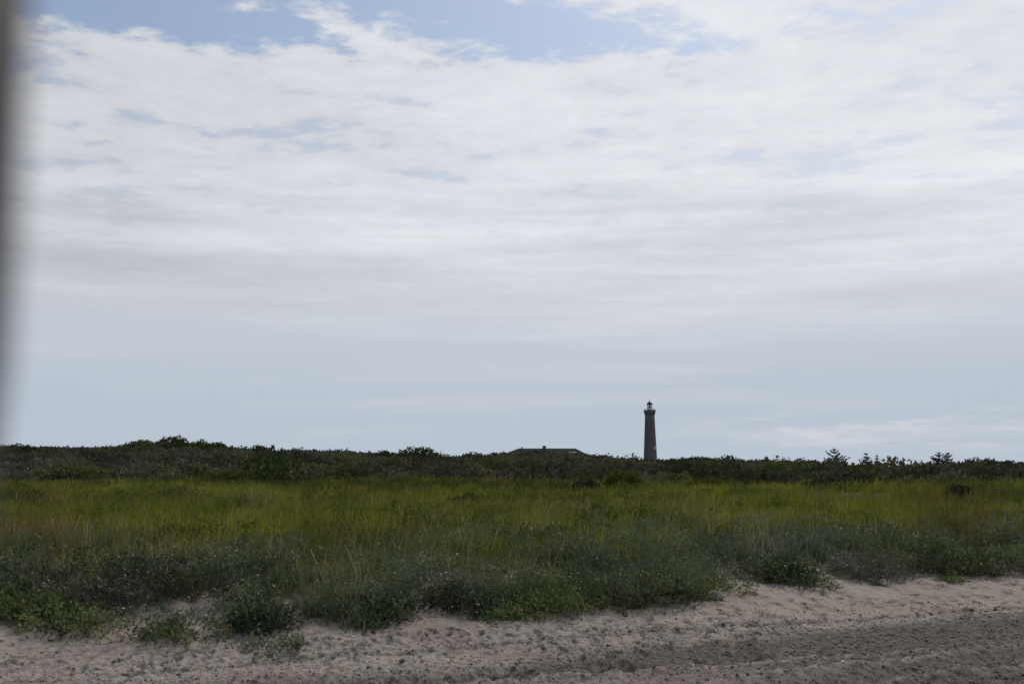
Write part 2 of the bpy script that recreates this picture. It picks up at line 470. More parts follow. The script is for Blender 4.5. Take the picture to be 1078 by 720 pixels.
# ------------------------------------------------------------------ ground and track: one continuous grid, cut along the track's edge
def build_ground():
    th = np.concatenate([np.linspace(-180, -36, 60)[:-1], np.linspace(-36, 36, 1000), np.linspace(36, 180, 60)[1:]])
    th = np.radians(th)
    r = [0.05, 1.0, 2.5, 4.0, 5.5, 7.0, 8.2, 9.2]
    r += list(np.arange(9.7, 27.0, .03))
    k = 27.0
    while k < 9000: r.append(k); k *= 1.012 if k < 300 else 1.06
    r = np.array(r)
    TH, R = np.meshgrid(th, r)
    X, Y = R * np.sin(TH), R * np.cos(TH)
    Z = height(X.ravel(), Y.ravel(), True).reshape(X.shape)
    u, v = uv(X, Y)
    ev = edge_u(v.ravel()).reshape(v.shape)
    du = u - ev
    veg = sstep(-0.15, .3, du + (fbm(X * 2.2, Y * 2.2, 91, 3) - .5) * .9)
    bare = sstep(.60, .70, fbm(X * .7, Y * .7, 92, 3)) * (1 - sstep(2.0, 3.6, du))
    for (px, py, rr) in BARE:
        wx, wy = ground_hit(px, py)
        bare = np.maximum(bare, 1 - sstep(rr * .6, rr * 1.3, np.hypot(X - wx, (Y - wy) * .7) + (fbm(X * 3, Y * 3, 93, 2) - .5) * .4))
    veg = veg * (1 - bare)
    tu = u - (-1.45 + .35 * (fbm(v * .35, v * 0, 94, 2) - .5))
    track = 1 - sstep(-.5, .5, tu + (fbm(X * 1.8, Y * 1.8, 95, 3) - .5) * 1.0)
    damp_shade = np.zeros_like(X)  # wet sand at the right, plus shade painted along the ruts
    for (a_, t, w, dpt) in _R:
        s_ = along(X, Y, a_, t)
        damp_shade = np.maximum(damp_shade, np.exp(-(s_ / (w * 1.25)) ** 2) * min(1, dpt / .055))  # rut grooves darkened in colour, since their relief hardly shades
    damp_shade = damp_shade * (.45 + 1.0 * fbm(X * 3.1, Y * 3.1, 96, 4)) + .95 * sstep(-.5, 5.5, X) * (1 - sstep(-4.2, -2.2, u))
    for (a_, t, w, dpt) in _K: damp_shade = damp_shade * (1 - .7 * np.exp(-(along(X, Y, a_, t) / (w * 1.1)) ** 2))  # ridge crests left paler in colour, as if catching light
    damp_shade = np.clip(damp_shade, 0, 1)
    nr, nc = X.shape
    V = np.stack([X, Y, Z], 2).reshape(-1, 3)
    idx = np.arange(nr * nc).reshape(nr, nc)
    Q = np.stack([idx[:-1, :-1], idx[1:, :-1], idx[1:, 1:], idx[:-1, 1:]], 2).reshape(-1, 4)[:, ::-1]
    fu = tu[:-1, :-1].ravel()
    for nm, sel in (('ground', fu >= 0), ('sand_road', fu < 0)):
        q = Q[sel]
        used, inv = np.unique(q.ravel(), return_inverse=True)
        o = mesh_obj(nm, V[used], np.full(len(q), 4), inv, M['ground'], None,
                     {'veg': veg.ravel()[used], 'track': track.ravel()[used], 'damp_shade': damp_shade.ravel()[used]}, smooth=True)
        tag(o, {'ground': 'sandy bank and overgrown dune land rising to the scrub ridge',
                'sand_road': 'grey churned sand track with tyre ruts along the bank'}[nm], None, None, 'structure')
BARE = [(60, 632, .35), (165, 645, .55), (345, 608, .45), (395, 618, .3), (778, 614, .65), (866, 608, .65), (230, 640, .3), (550, 632, .3), (955, 607, .3)]
build_ground()

def bare_at(x, y):
    d = np.zeros_like(x)
    for (px, py, rr) in BARE:
        wx, wy = ground_hit(px, py)
        d = np.maximum(d, 1 - sstep(rr * .7, rr * 1.2, np.hypot(x - wx, (y - wy) * .7)))
    return d

# ------------------------------------------------------------------ marram grass field (nobody could count it)
def scatter(y0, y1, n, spread=.62):
    """points in a wedge, uniform over the ground"""
    Y = np.sqrt(rng.uniform(y0 * y0, y1 * y1, n)); X = rng.uniform(-spread, spread, n) * Y
    return X, Y

def in_tufts(X, Y, per, sd):
    k = np.repeat(np.arange(len(X)), per)
    return X[k] + rng.normal(0, sd, len(k)), Y[k] + rng.normal(0, sd, len(k)), k

gr = Veg()
for (y0, y1, nt, per, sd, w, hh) in ((15, 34, 7500, 20, .11, .010, .60), (34, 60, 9500, 14, .15, .016, .62), (60, 118, 15000, 9, .22, .034, .62)):
    X, Y = scatter(y0, y1, nt)
    u, v = uv(X, Y); du = u - edge_u(v)
    dens = sstep(1.4, 4.2, du + (fbm(X * .35, Y * .35, 101, 3) - .5) * 4.0) * (.35 + .65 * sstep(.32, .55, fbm(X * .25, Y * .25, 102, 3)))
    keep = rng.uniform(0, 1, nt) < dens
    X, Y = X[keep], Y[keep]
    th_ = hh * rng.uniform(.35, 1.35, len(X)) * (.7 + .6 * fbm(X * .18, Y * .18, 103, 3))
    tt = rng.uniform(0, 1, len(X))
    bx, by, k = in_tufts(X, Y, per, sd)
    n = len(bx)
    base = np.stack([bx, by, height(bx, by) - .03], 1)
    h = th_[k] * rng.uniform(.55, 1.2, n)
    az = rng.normal(.3, 1.7, n); lean = np.abs(rng.normal(.55, .40, n))
    tint = np.clip(tt[k] * .75 + rng.uniform(0, .25, n), 0, 1)
    gr.blades(base, h, az, lean, w * rng.uniform(.7, 1.4, n), tint)
tag(gr.build('marram_grass', M['marram']), 'yellow green marram grass covering the dune field', 'grass', None, 'stuff')

# bluish green lyme grass and low herbs along the bank
ly = Veg()
X, Y = scatter(13.5, 34, 8500)
u, v = uv(X, Y); du = u - edge_u(v)
dens = sstep(-.1, .5, du) * (1 - sstep(4.0, 8.5, du)) * sstep(.30, .55, fbm(X * .5, Y * .5, 111, 3)) * (1 - bare_at(X, Y))
keep = rng.uniform(0, 1, len(X)) < dens
X, Y = X[keep], Y[keep]
th_ = rng.uniform(.28, .62, len(X)) * (.55 + .45 * sstep(0, 1.5, du[keep])); tt = rng.uniform(0, 1, len(X))
bx, by, k = in_tufts(X, Y, 16, .11); n = len(bx)
ly.blades(np.stack([bx, by, height(bx, by) - .03], 1), th_[k] * rng.uniform(.5, 1.2, n), rng.uniform(0, 6.28, n), np.abs(rng.normal(.4, .3, n)),
          .011 * rng.uniform(.7, 1.4, n), np.clip(tt[k] * .5 + rng.uniform(0, .5, n), 0, 1))
tag(ly.build('lyme_grass', M['lyme']), 'grey green dune grass growing along the top of the sandy bank', 'grass', None, 'stuff')

st = Veg()
X, Y = scatter(14, 42, 2800)
u, v = uv(X, Y); du = u - edge_u(v)
keep = (rng.uniform(0, 1, len(X)) < sstep(.6, 1.8, du) * (1 - .75 * sstep(5, 12, du)) * sstep(.42, .6, fbm(X * .45, Y * .45, 121, 3)))
X, Y = X[keep], Y[keep]
bx, by, k = in_tufts(X, Y, 9, .14); n = len(bx)
st.blades(np.stack([bx, by, height(bx, by)], 1), rng.uniform(.45, .95, n), rng.normal(.5, 1.4, n), np.abs(rng.normal(.75, .5, n)), .009 * rng.uniform(.7, 1.3, n), rng.uniform(0, 1, n))
tag(st.build('dry_grass', M['straw']), 'straw coloured dead grass stalks among the green', 'grass', None, 'stuff')

# ------------------------------------------------------------------ leafy clumps
def clump(vg, c, R, H, n, ls, tint0=.0, tspan=1.0, stems=None, lump=.5, seed=0, per=9, shell=.30, jit=.95, wr=(.35, .6)):
    """an uneven mound of leaves over a half ellipsoid at c, with a few sticks inside"""
    c = np.asarray(c, float)
    Rx, Ry = (R, R) if np.isscalar(R) else R
    m = max(6, n // per)
    a = rng.uniform(0, 2 * math.pi, m); ce = rng.uniform(0, 1, m)
    se = np.sqrt(np.maximum(0, 1 - ce * ce))
    ds = np.stack([np.cos(a) * se, np.sin(a) * se, ce], 1)
    ph = 7.3 * seed
    lob = .66 + lump * (fbm(ds[:, 0] * 1.9 + ph, ds[:, 1] * 1.9 + ds[:, 2] * 1.3 - ph, 200 + seed % 50, 3)) * 1.0
    r = rng.uniform(0, 1, m) ** shell * lob
    k8 = rng.integers(0, m, n); d = ds[k8]
    p = c + d * r[k8][:, None] * np.array([Rx, Ry, H]) + rng.normal(0, 1, (n, 3)) * np.array([1, 1, .8]) * ls * jit
    p[:, 2] = np.maximum(p[:, 2], height(p[:, 0], p[:, 1]) + .005)
    q = d * .7 + rng.normal(0, .7, (n, 3)); q[:, 2] += .25; q /= np.linalg.norm(q, axis=1)[:, None]
    st_ = rng.uniform(0, 1, m) ** 1.6
    tint = np.clip(tint0 + tspan * (.55 * st_[k8] + .45 * rng.uniform(0, 1, n)), 0, 1)
    ln = ls * rng.uniform(.6, 1.4, n)
    vg.leaves(p, q, ln, ln * rng.uniform(wr[0], wr[1], n), tint)
    if stems is not None:
        k = rng.choice(n, max(5, n // 45))
        b0 = np.tile(c, (len(k), 1)) + rng.normal(0, 1, (len(k), 3)) * np.array([Rx, Ry, 0]) * .18
        b0[:, 2] = height(b0[:, 0], b0[:, 1]) - .01
        stems.sticks(b0, p[k], np.full(len(k), ls * .10), rng.uniform(0, 1, len(k)))

# undergrowth on the bank: one mass of herb mounds
ug = Veg(); 
X, Y = scatter(13.5, 36, 7500)
u, v = uv(X, Y); du = u - edge_u(v)
dens = sstep(-.25, .12, du) * (1 - sstep(2.5, 7.5, du + (fbm(X * .4, Y * .4, 131, 3) - .5) * 5)) * (.25 + .75 * sstep(.35, .5, fbm(X * .8, Y * .8, 132, 3))) * (1 - bare_at(X, Y))
keep = rng.uniform(0, 1, len(X)) < dens * (.42 + .4 * (du < 1.0))
for i, (x, y, q) in enumerate(zip(X[keep], Y[keep], du[keep])):
    R = rng.uniform(.20, .58); H = R * rng.uniform(.55, 1.1) * (.7 + .3 * min(1, max(0, q)))
    t0 = rng.choice([-.15, .05, .2, .3], p=[.3, .3, .25, .15])
    clump(ug, (x, y, hz(x, y) - .03), (R * rng.uniform(.9, 1.5), R), H, int(1250 * R * (1.0 if y < 22 else .6)), .056 if y < 22 else .075, t0, .6, None, .8, i, 12, .26, 1.1)
# scattered herbs out in the grass
fh = Veg()
X, Y = scatter(20, 78, 2600)
u, v = uv(X, Y); du = u - edge_u(v)
keep = (du > 4) & (fbm(X * .13, Y * .13, 135, 3) > .50)
for i, (x, y) in enumerate(zip(X[keep], Y[keep])):
    R = rng.uniform(.3, .9); f_ = 1 if y < 35 else .55
    clump(fh, (x, y, hz(x, y) - .03), (R * 1.3, R), R * rng.uniform(.5, .8), int(900 * R * f_), .06 if y < 35 else .10, rng.uniform(-.2, .2), .5, None, .7, i, 10, .28, 1.0)
tag(fh.build('field_undergrowth', M['field_herb']), 'dark olive leafy plants growing in patches through the grass', 'undergrowth', None, 'stuff')
tag(ug.build('undergrowth', M['herb']), 'grey green leafy undergrowth over the edge of the sandy bank', 'undergrowth', None, 'stuff')

# far scrub on the ridge: a mass
sc = Veg()
Yb = np.sqrt(rng.uniform(70 ** 2, 186 ** 2, 5200)); Xb = rng.uniform(-.66, .66, len(Yb)) * Yb
start = 79 + (fbm(Xb * .05, Yb * 0 + 3, 141, 3) - .5) * 44 + Xb / Yb * -8
dens = sstep(-15, 9, Yb - start) * (.25 + .75 * sstep(.36, .5, fbm(Xb * .06, Yb * .05, 142, 3))) + sstep(150, 162, Yb)
keep = rng.uniform(0, 1, len(Yb)) < dens * .85
Xb, Yb = Xb[keep], Yb[keep]
Zb = height(Xb, Yb)
for i in range(len(Xb)):
    R = rng.choice([rng.uniform(.8, 1.6), rng.uniform(1.6, 2.9)]); H = R * rng.uniform(.55, .9)
    if Yb[i] > 150: H = min(H, 1.35)
    clump(sc, (Xb[i], Yb[i], Zb[i] - .15), (R * 1.25, R), H, int((170 if Yb[i] < 110 else 230) * R * (1.5 if Yb[i] < 110 else 1)), .26 if Yb[i] < 110 else .29, rng.uniform(0, .74) ** 1.2, .30, None, .30, i, 4, .2, .5, (.65, 1.0))
tag(sc.build('scrub_thicket', M['scrub']), 'dark brownish green thorn scrub covering the ridge behind the grass', 'scrub', None, 'stuff')
# heath grass between the scrub
hg = Veg()
X, Y = scatter(92, 178, 15000, .66)
bx, by, k = in_tufts(X, Y, 4, .5); n = len(bx)
hg.blades(np.stack([bx, by, height(bx, by) - .05], 1), rng.uniform(.35, .8, n), rng.uniform(0, 6.28, n), np.abs(rng.normal(.4, .3, n)), np.full(n, .08), rng.uniform(0, .6, n))
tag(hg.build('heath_grass', M['marram']), 'dull green grass between the bushes of the ridge', 'grass', None, 'stuff')

# ------------------------------------------------------------------ single bushes
def bush(name, px, Y, R, H, n, ls, mat, label, cat='bush', group=None, z=None, stemmat='twig'):
    x = (px - CX) / F * Y * 1.0
    x = ray(px, 495)[0] * Y
    z0 = hz(x, Y) if z is None else z
    e = empty(name, (x, Y, z0), label, cat, group)
    f, s = Veg(), Veg()
    clump(f, (x, Y, z0 - .02), R, H, int(n * 1.9), ls, 0, .8, s, .32, int(px), 5, .24, .5, (.6, .9))
    for vg, nm, mt in ((f, 'foliage', mat), (s, 'stem', M[stemmat])):
        V = np.concatenate(vg.V) - np.array([x, Y, z0]); vg.V = [V]
        vg.build(nm, mt, e)
    return e

SKY = 'bushes standing out on the ridge'
bush('ridge_bush', 181, 160, (3.1, 2.4), 2.6, 1560, .24, M['bush'], 'broad dark bush, the highest point of the skyline on the left part of the ridge', group=SKY)
bush('ridge_bush', 210, 160, (2.3, 2.0), 2.1, 1140, .24, M['bush_green'], 'slightly paler green bush on the ridge top just right of the highest dark bush', group=SKY)
bush('ridge_bush', 227, 163, (2.3, 1.8), 1.9, 990, .24, M['bush'], 'dark flat bush on the ridge top beside the paler green one', group=SKY)
bush('ridge_bush', 150, 160, (3.2, 2.2), 1.9, 1260, .24, M['bush'], 'long low dark bush on the ridge, left of the highest bush', group=SKY)
bush('ridge_bush', 272, 163, (1.8, 1.6), 1.9, 780, .24, M['bush'], 'small round dark bush alone on the falling ridge line right of the high bushes', group=SKY)
bush('ridge_bush', 440, 158, (4.2, 2.6), 2.6, 1860, .24, M['bush'], 'wide dark dome of thorn bush midway between the high left crest and the house roof', group=SKY)
bush('ridge_bush', 408, 158, (2.8, 2.0), 1.9, 1140, .24, M['bush'], 'dark mound bush just left of the wide dome bush on the ridge', group=SKY)
bush('ridge_bush', 498, 158, (3.0, 2.0), 1.8, 1140, .24, M['bush'], 'dark bush on the ridge just left of the house roof', group=SKY)
bush('ridge_bush', 735, 160, (4.5, 2.2), 1.9, 1440, .24, M['bush'], 'long dark bush on the ridge to the right of the lighthouse', group=SKY)

FLD = 'bushes scattered in the grass field'
bush('field_bush', 656, 62, (1.5, 1.1), 1.25, 1800, .12, M['bush_green'], 'fresh green spreading bush in the grass below and left of the lighthouse', group=FLD)
bush('field_bush', 617, 58, (1.1, .9), 1.0, 1400, .11, M['herb_dark'], 'dull dark round bush in the grass just left of the fresh green one', group=FLD)
bush('field_bush', 492, 46, (1.5, .9), .75, 2000, .10, M['herb_dark'], 'low dark green bush alone in the middle of the grass field', group=FLD)
bush('field_bush', 66, 66, (2.2, 1.0), .95, 1800, .14, M['herb_dark'], 'wide dark patch of bush in the grass below the left ridge', group=FLD)
bush('field_bush', 18, 70, (2.0, 1.2), 1.2, 1800, .14, M['herb_grey'], 'greyish bush at the far left border of grass and scrub', group=FLD)
bush('field_bush', 1008, 47, (.9, .7), .85, 1200, .10, M['herb_dark'], 'small dark upright bush in the grass below the pair of conifers', group=FLD)
bush('field_bush', 872, 60, (1.9, 1.0), .85, 1800, .12, M['herb_dark'], 'dark low bush in the grass below the lone conifer', group=FLD)
bush('field_bush', 745, 62, (1.7, .9), .7, 1400, .12, M['bush_green'], 'low green bush in the grass, right of and below the lighthouse', group=FLD)

BNK = 'leafy bushes on the edge of the bank'
def bank_bush(px, py, R, H, n, mat, label, ls=.042):
    x, y = ground_hit(px, py)
    e = empty('bank_bush', (x, y, hz(x, y)), label, 'bush', BNK)
    f, s = Veg(), Veg()
    clump(f, (x, y, hz(x, y) - .05), (R[0] * 1.25, R[1] * 1.1), H * .85, n, ls, 0, .78, s, .9, int(px), 11, .34)
    for vg, nm, mt in ((f, 'foliage', mat), (s, 'stem', M['twig'])):
        vg.V = [np.concatenate(vg.V) - np.array([x, y, hz(x, y)])]; vg.build(nm, mt, e)
bank_bush(272, 662, (.36, .32), .46, 3000, M['herb_dark'], 'dark leafy bush hanging lowest onto the sand in the left half of the bank')
bank_bush(368, 648, (.62, .4), .55, 4800, M['herb'], 'wide broad-leaved bush on the bank above the hollow of bare sand')
bank_bush(398, 646, (.42, .34), .42, 3000, M['herb_dark'], 'dark bush right beside the wide broad-leaved one, at the sand tongue')
bank_bush(478, 639, (.50, .34), .42, 3400, M['herb_dark'], 'near-black low bush at the edge of the bank right of the bare sand tongue')
bank_bush(100, 640, (.75, .5), .55, 5200, M['herb_grey'], 'grey leafed bush over the sand near the left end of the bank')
bank_bush(40, 648, (.50, .4), .42, 3400, M['herb'], 'green grey bush at the left end of the bank above the smooth sand')
bank_bush(640, 632, (.8, .45), .50, 5000, M['herb_green'], 'fresh green bush on the middle of the bank between sand tongue and boulder')
bank_bush(566, 637, (.55, .4), .40, 3400, M['herb'], 'low leafy bush on the bank below the middle of the grass field')
bank_bush(832, 612, (.36, .30), .62, 3000, M['herb_green'], 'tall grassy green tuft standing between two bare sand patches right of the boulder', .07)
bank_bush(918, 608, (.66, .5), .55, 4600, M['herb_grey'], 'large brownish grey bush on the bank right of the second sand patch')
bank_bush(704, 628, (.46, .36), .50, 4400, M['herb'], 'dense leafy bush on the bank directly left of the boulder')
bank_bush(1000, 604, (.9, .55), .50, 4400, M['herb_dark'], 'dark wide bush on the bank where the track passes out of the right side')

bank_bush(70, 622, (1.25, .7), .75, 6000, M['herb_dark'], 'largest and darkest bush of the bank, behind the grey leafed one near the left end')
bank_bush(190, 628, (.95, .6), .62, 4000, M['herb_dark'], 'dark bush above the bare sand hollow in the left third of the bank')
# small plants standing alone on the bare sand
def sprig(px, py, h, n, label, leafm, spread=.5, stem='palestem'):
    x, y = ground_hit(px, py)
    z = float(height(np.array([x]), np.array([y]), True)[0])
    e = empty('sand_plant', (x, y, z), label, 'plant', 'small plants on the bare sand')
    f, s = Veg(), Veg()
    nst = max(4, n // 14)
    az = rng.uniform(0, 6.28, nst); ln = h * rng.uniform(.6, 1.1, nst); tilt = rng.uniform(.1, spread, nst)
    tip = np.stack([np.cos(az) * np.sin(tilt) * ln, np.sin(az) * np.sin(tilt) * ln, np.cos(tilt) * ln], 1)
    a = np.zeros((nst, 3)); a[:, 2] = -.03
    s.sticks(a, tip, np.full(nst, .005), rng.uniform(0, 1, nst))
    k = rng.integers(0, nst, n); t = rng.uniform(.25, 1, n)
    d = rng.normal(0, 1, (n, 3)); d[:, 2] += .5; d /= np.linalg.norm(d, axis=1)[:, None]
    l_ = rng.uniform(.025, .055, n)
    f.leaves(tip[k] * t[:, None], d, l_, l_ * .5, rng.uniform(0, 1, n))
    f.build('foliage', leafm, e); s.build('stem', M[stem], e)
sprig(197, 684, .36, 110, 'tall pale-stemmed sprig standing alone lowest on the sand slope', M['herb'], .6)
sprig(63, 672, .22, 120, 'small leafy plant on the sand under the left end of the bank', M['herb_dark'], .9)
sprig(92, 670, .16, 80, 'tiny plant on the sand just right of the small leafy one', M['herb_grey'], .9)
sprig(101, 660, .26, 110, 'upright little plant on the sand close below the grey leafed bush', M['herb'], .6)
sprig(180, 664, .30, 260, 'dense round plant just above the tall pale sprig', M['herb_green'], 1.0)
sprig(240, 672, .20, 40, 'thin yellowish dry plant between the pale sprig and the dark hanging bush', M['straw'], .8)
sprig(314, 687, .14, 110, 'flat yellow green rosette plant by the track edge', M['herb_green'], 1.3)
sprig(655, 645, .12, 60, 'tiny sprout on the sand below the fresh green bank bush', M['herb'], 1.1)

# ------------------------------------------------------------------ stones
def stone(name, px, py, dims, mat, label, cat, seed=0, rz=0.0, sink=.25):
    x, y = ground_hit(px, py)
    z = float(height(np.array([x]), np.array([y]), True)[0])
    r = random.Random(seed)
    nn, mm = 20, 12; vs, fs = [], []
    cuts = [(Vector((r.gauss(0, 1), r.gauss(0, 1), r.gauss(0, 1))).normalized(), r.uniform(.62, .9)) for _ in range(9)]
    for i in range(mm + 1):
        for k in range(nn):
            t = math.pi * i / mm; a = 2 * math.pi * k / nn
            d = Vector((math.sin(t) * math.cos(a), math.sin(t) * math.sin(a), math.cos(t)))
            q = 1.0
            for cn, cd in cuts:
                dp = d.dot(cn)
                if dp > .01: q = min(q, cd / dp)
            vs.append((d.x * q * dims[0], d.y * q * dims[1], d.z * q * dims[2]))
    for i in range(mm):
        for k in range(nn): fs.append((i * nn + k, (i + 1) * nn + k, (i + 1) * nn + (k + 1) % nn, i * nn + (k + 1) % nn))
    b = MB(); b.add(vs, fs); o = b.build(name, mat, None, True)
    o.location = (x, y, z + dims[2] * (1 - sink)); o.rotation_euler = (0, rad(8), rz)
    return tag(o, label, cat)
stone('boulder', 753, 631, (.15, .11, .085), M['stone'], 'grey boulder with a pale top at the foot of the green bank', 'stone', 3, rad(15))
stone('boulder', 697, 634, (.15, .12, .07), M['stone'], 'flat grey stone half hidden under the bank bushes left of the boulder', 'stone', 5)
stone('pebble', 889, 699, (.045, .04, .03), M['white_stone'], 'single white pebble lying in the tyre track', 'pebble', 8)
stone('pebble', 424, 698, (.035, .03, .022), M['dark_stone'], 'dark pebble alone on the smooth part of the track', 'pebble', 9)
stone('pebble', 762, 659, (.04, .035, .025), M['dark_stone'], 'dark pebble on the sand below the grey boulder', 'pebble', 10)
stone('pebble', 1023, 644, (.05, .04, .03), M['dark_stone'], 'dark stone on the track nearest the small dark one at the right', 'pebble', 11)
stone('pebble', 1048, 642, (.035, .03, .025), M['dark_stone'], 'smallest dark stone, at the right end of the track edge', 'pebble', 12)

# loose clods and gravel on the track (nobody could count it)
def gravel():
    n = 60000
    X, Y = scatter(9.5, 21, n, .55)
    u, v = uv(X, Y)
    rough = np.zeros(n)
    for (a_, t, w, dpt) in _R:
        s = -(X - a_[0]) * t[1] + (Y - a_[1]) * t[0]
        rough = np.maximum(rough, np.exp(-(s / (w * 2.2)) ** 2))
    keep = (u < -1.0) & (rng.uniform(0, 1, n) < .16 + .7 * rough ** 1.5)
    X, Y = X[keep], Y[keep]; n = len(X); Z = height(X, Y, True)
    base = np.array([(1, 0, 0), (-1, 0, 0), (0, 1, 0), (0, -1, 0), (0, 0, 1), (0, 0, -1)], float)
    fs = np.array([(0, 2, 4), (2, 1, 4), (1, 3, 4), (3, 0, 4), (2, 0, 5), (1, 2, 5), (3, 1, 5), (0, 3, 5)])
    sz = np.minimum(rng.gamma(1.5, .005, n) + .004, .032)
    V = base[None] * sz[:, None, None] * rng.uniform(.6, 1.3, (n, 6, 1))
    a = rng.uniform(0, 6.28, n); ca, sa = np.cos(a)[:, None], np.sin(a)[:, None]
    V = np.stack([V[..., 0] * ca - V[..., 1] * sa, V[..., 0] * sa + V[..., 1] * ca, V[..., 2] * .8], 2)
    V += np.stack([X, Y, Z + sz * .3], 1)[:, None, :]
    L = (fs.ravel()[None] + (np.arange(n) * 6)[:, None]).ravel()
    o = mesh_obj('gravel', V.reshape(-1, 3), np.full(n * 8, 3), L, M['clod'])
    tag(o, 'loose clods and grit churned up in the track', 'gravel', None, 'stuff')
M['clod'] = plain('sand_clod', ((.07, .06, .054), (.30, .265, .235)), 6, .95)
gravel()

# ------------------------------------------------------------------ lighthouse
def lighthouse():
    Y = 784.0
    x = ray(684.5, 470)[0] * Y
    ztop = at_dist(684, 420, Y)[2]
    pxm = Y / F                                         # metres per photo pixel there
    z0 = hz(x, Y)
    zl = lambda py: at_dist(684, py, Y)[2] - z0
    e = empty('lighthouse', (x, Y, z0), 'tall tapering grey brick lighthouse with gallery and dark domed lantern', 'lighthouse')
    t = MB(); r0, r1 = 6.75 * pxm, 4.95 * pxm
    zc = zl(436.3)
    zb = zl(479)
    rb = r0 + (r0 - r1) * zb / (zc - zb)
    prof = [(rb + .5, -.5), (rb + .5, 1.2), (rb + .1, 1.5)]
    for k in range(1, 12):
        f = k / 11; prof.append((rb + (r1 - rb) * f, 1.5 + (zc - 1.5) * f))
    t.lathe(prof, 48); tower = t.build('tower', M['brick'], e, True)
    def win(py, ang, w, h, part, mt):
        zz = zl(py); f = (zz - 1.5) / (zc - 1.5); rr = rb + (r1 - rb) * f
        b = MB(); b.box(-w / 2 - .18, w / 2 + .18, -.10, .25, -h / 2 - .18, h / 2 + .18); o = b.build('window_frame', M['brick'] if mt != 'white' else M['white'], tower)
        b = MB(); b.box(-w / 2, w / 2, -.14, -.103, -h / 2, h / 2); g = b.build('window', M['darkglass'] if mt != 'white' else M['white'], tower)
        for q in (o, g):
            q.location = (rr * math.sin(ang), -rr * math.cos(ang), zz); q.rotation_euler = (0, 0, ang)
    win(453, .25, 2.2, 1.5, 'w', 'dark'); win(445, .25, .8, 1.4, 'w', 'dark'); win(462, .25, .8, 1.4, 'w', 'dark'); win(471.5, .72, .7, 1.6, 'w', 'white')
    b = MB(); rg = 6.2 * pxm
    b.lathe([(r1 - .02, zc - .6), (r1 + .25, zc - .3), (r1 + .35, zc + .2), (rg - .25, zc + .9), (rg - .2, zc + 1.4), (rg, zc + 1.5), (rg, zl(431.6)), (rg - .35, zl(431.6)), (rg - .35, zl(431.6) - .9), (.5, zl(431.6) - .9)], 48)
    b.build('gallery', M['brick'], e, False)
    rl = MB(); zg = zl(431.6)
    for k in range(28):
        a = 2 * math.pi * k / 28; rl.tube([(math.cos(a) * (rg - .2), math.sin(a) * (rg - .2), zg - .05), (math.cos(a) * (rg - .2), math.sin(a) * (rg - .2), zg + .75)], [.035, .035], 5)
    ring = [(math.cos(2 * math.pi * k / 48) * (rg - .2), math.sin(2 * math.pi * k / 48) * (rg - .2), zg + .75) for k in range(49)]
    rl.tube(ring, [.05] * 49, 5)
    rl.build('railing', M['metal'], e)
    rd = 3.15 * pxm; rn = 2.55 * pxm
    b = MB(); b.lathe([(rn + .1, zg - .9), (rn + .1, zl(430.2)), (rn - .1, zl(430.2)), (rn - .1, zg - .9)], 24); b.build('lantern_base', M['white'], e)
    zt, zb_ = zl(425.6), zl(430.2)
    lr = MB(); lr.lathe([(rn - .04, zb_), (rn - .04, zt)], 12); lan = lr.build('lantern_glass', M['glass'], e)
    br = MB()
    for k in range(12):
        a = 2 * math.pi * (k + .5) / 12; br.tube([(math.cos(a) * rn, math.sin(a) * rn, zb_), (math.cos(a) * rn, math.sin(a) * rn, zt)], [.09, .09], 5)
    br.build('glazing_bar', M['metal'], lan)
    op = MB(); op.lathe([(.3, zb_), (.65, zb_ + .4), (.8, (zb_ + zt) / 2), (.65, zt - .4), (.3, zt)], 16); op.build('lamp_lens', M['darkglass'], e, True)
    dm = MB(); zd = zl(422.8)
    dm.lathe([(rd, zt - .05), (rd + .08, zt + .12), (rd * .93, zt + .5), (rd * .74, zt + (zd - zt) * .6), (rd * .45, zt + (zd - zt) * .88), (.3, zd), (.26, zd + .25)], 24)
    dome = dm.build('dome', M['metal'], e, True)
    fn = MB(); zf = zl(420)
    fn.lathe([(.12, zd + .2), (.32, zd + .4), (.34, zd + .6), (.12, zd + .85), (.07, zf), (.02, zf + .3)], 12); fn.build('finial', M['metal'], dome, True)
lighthouse()

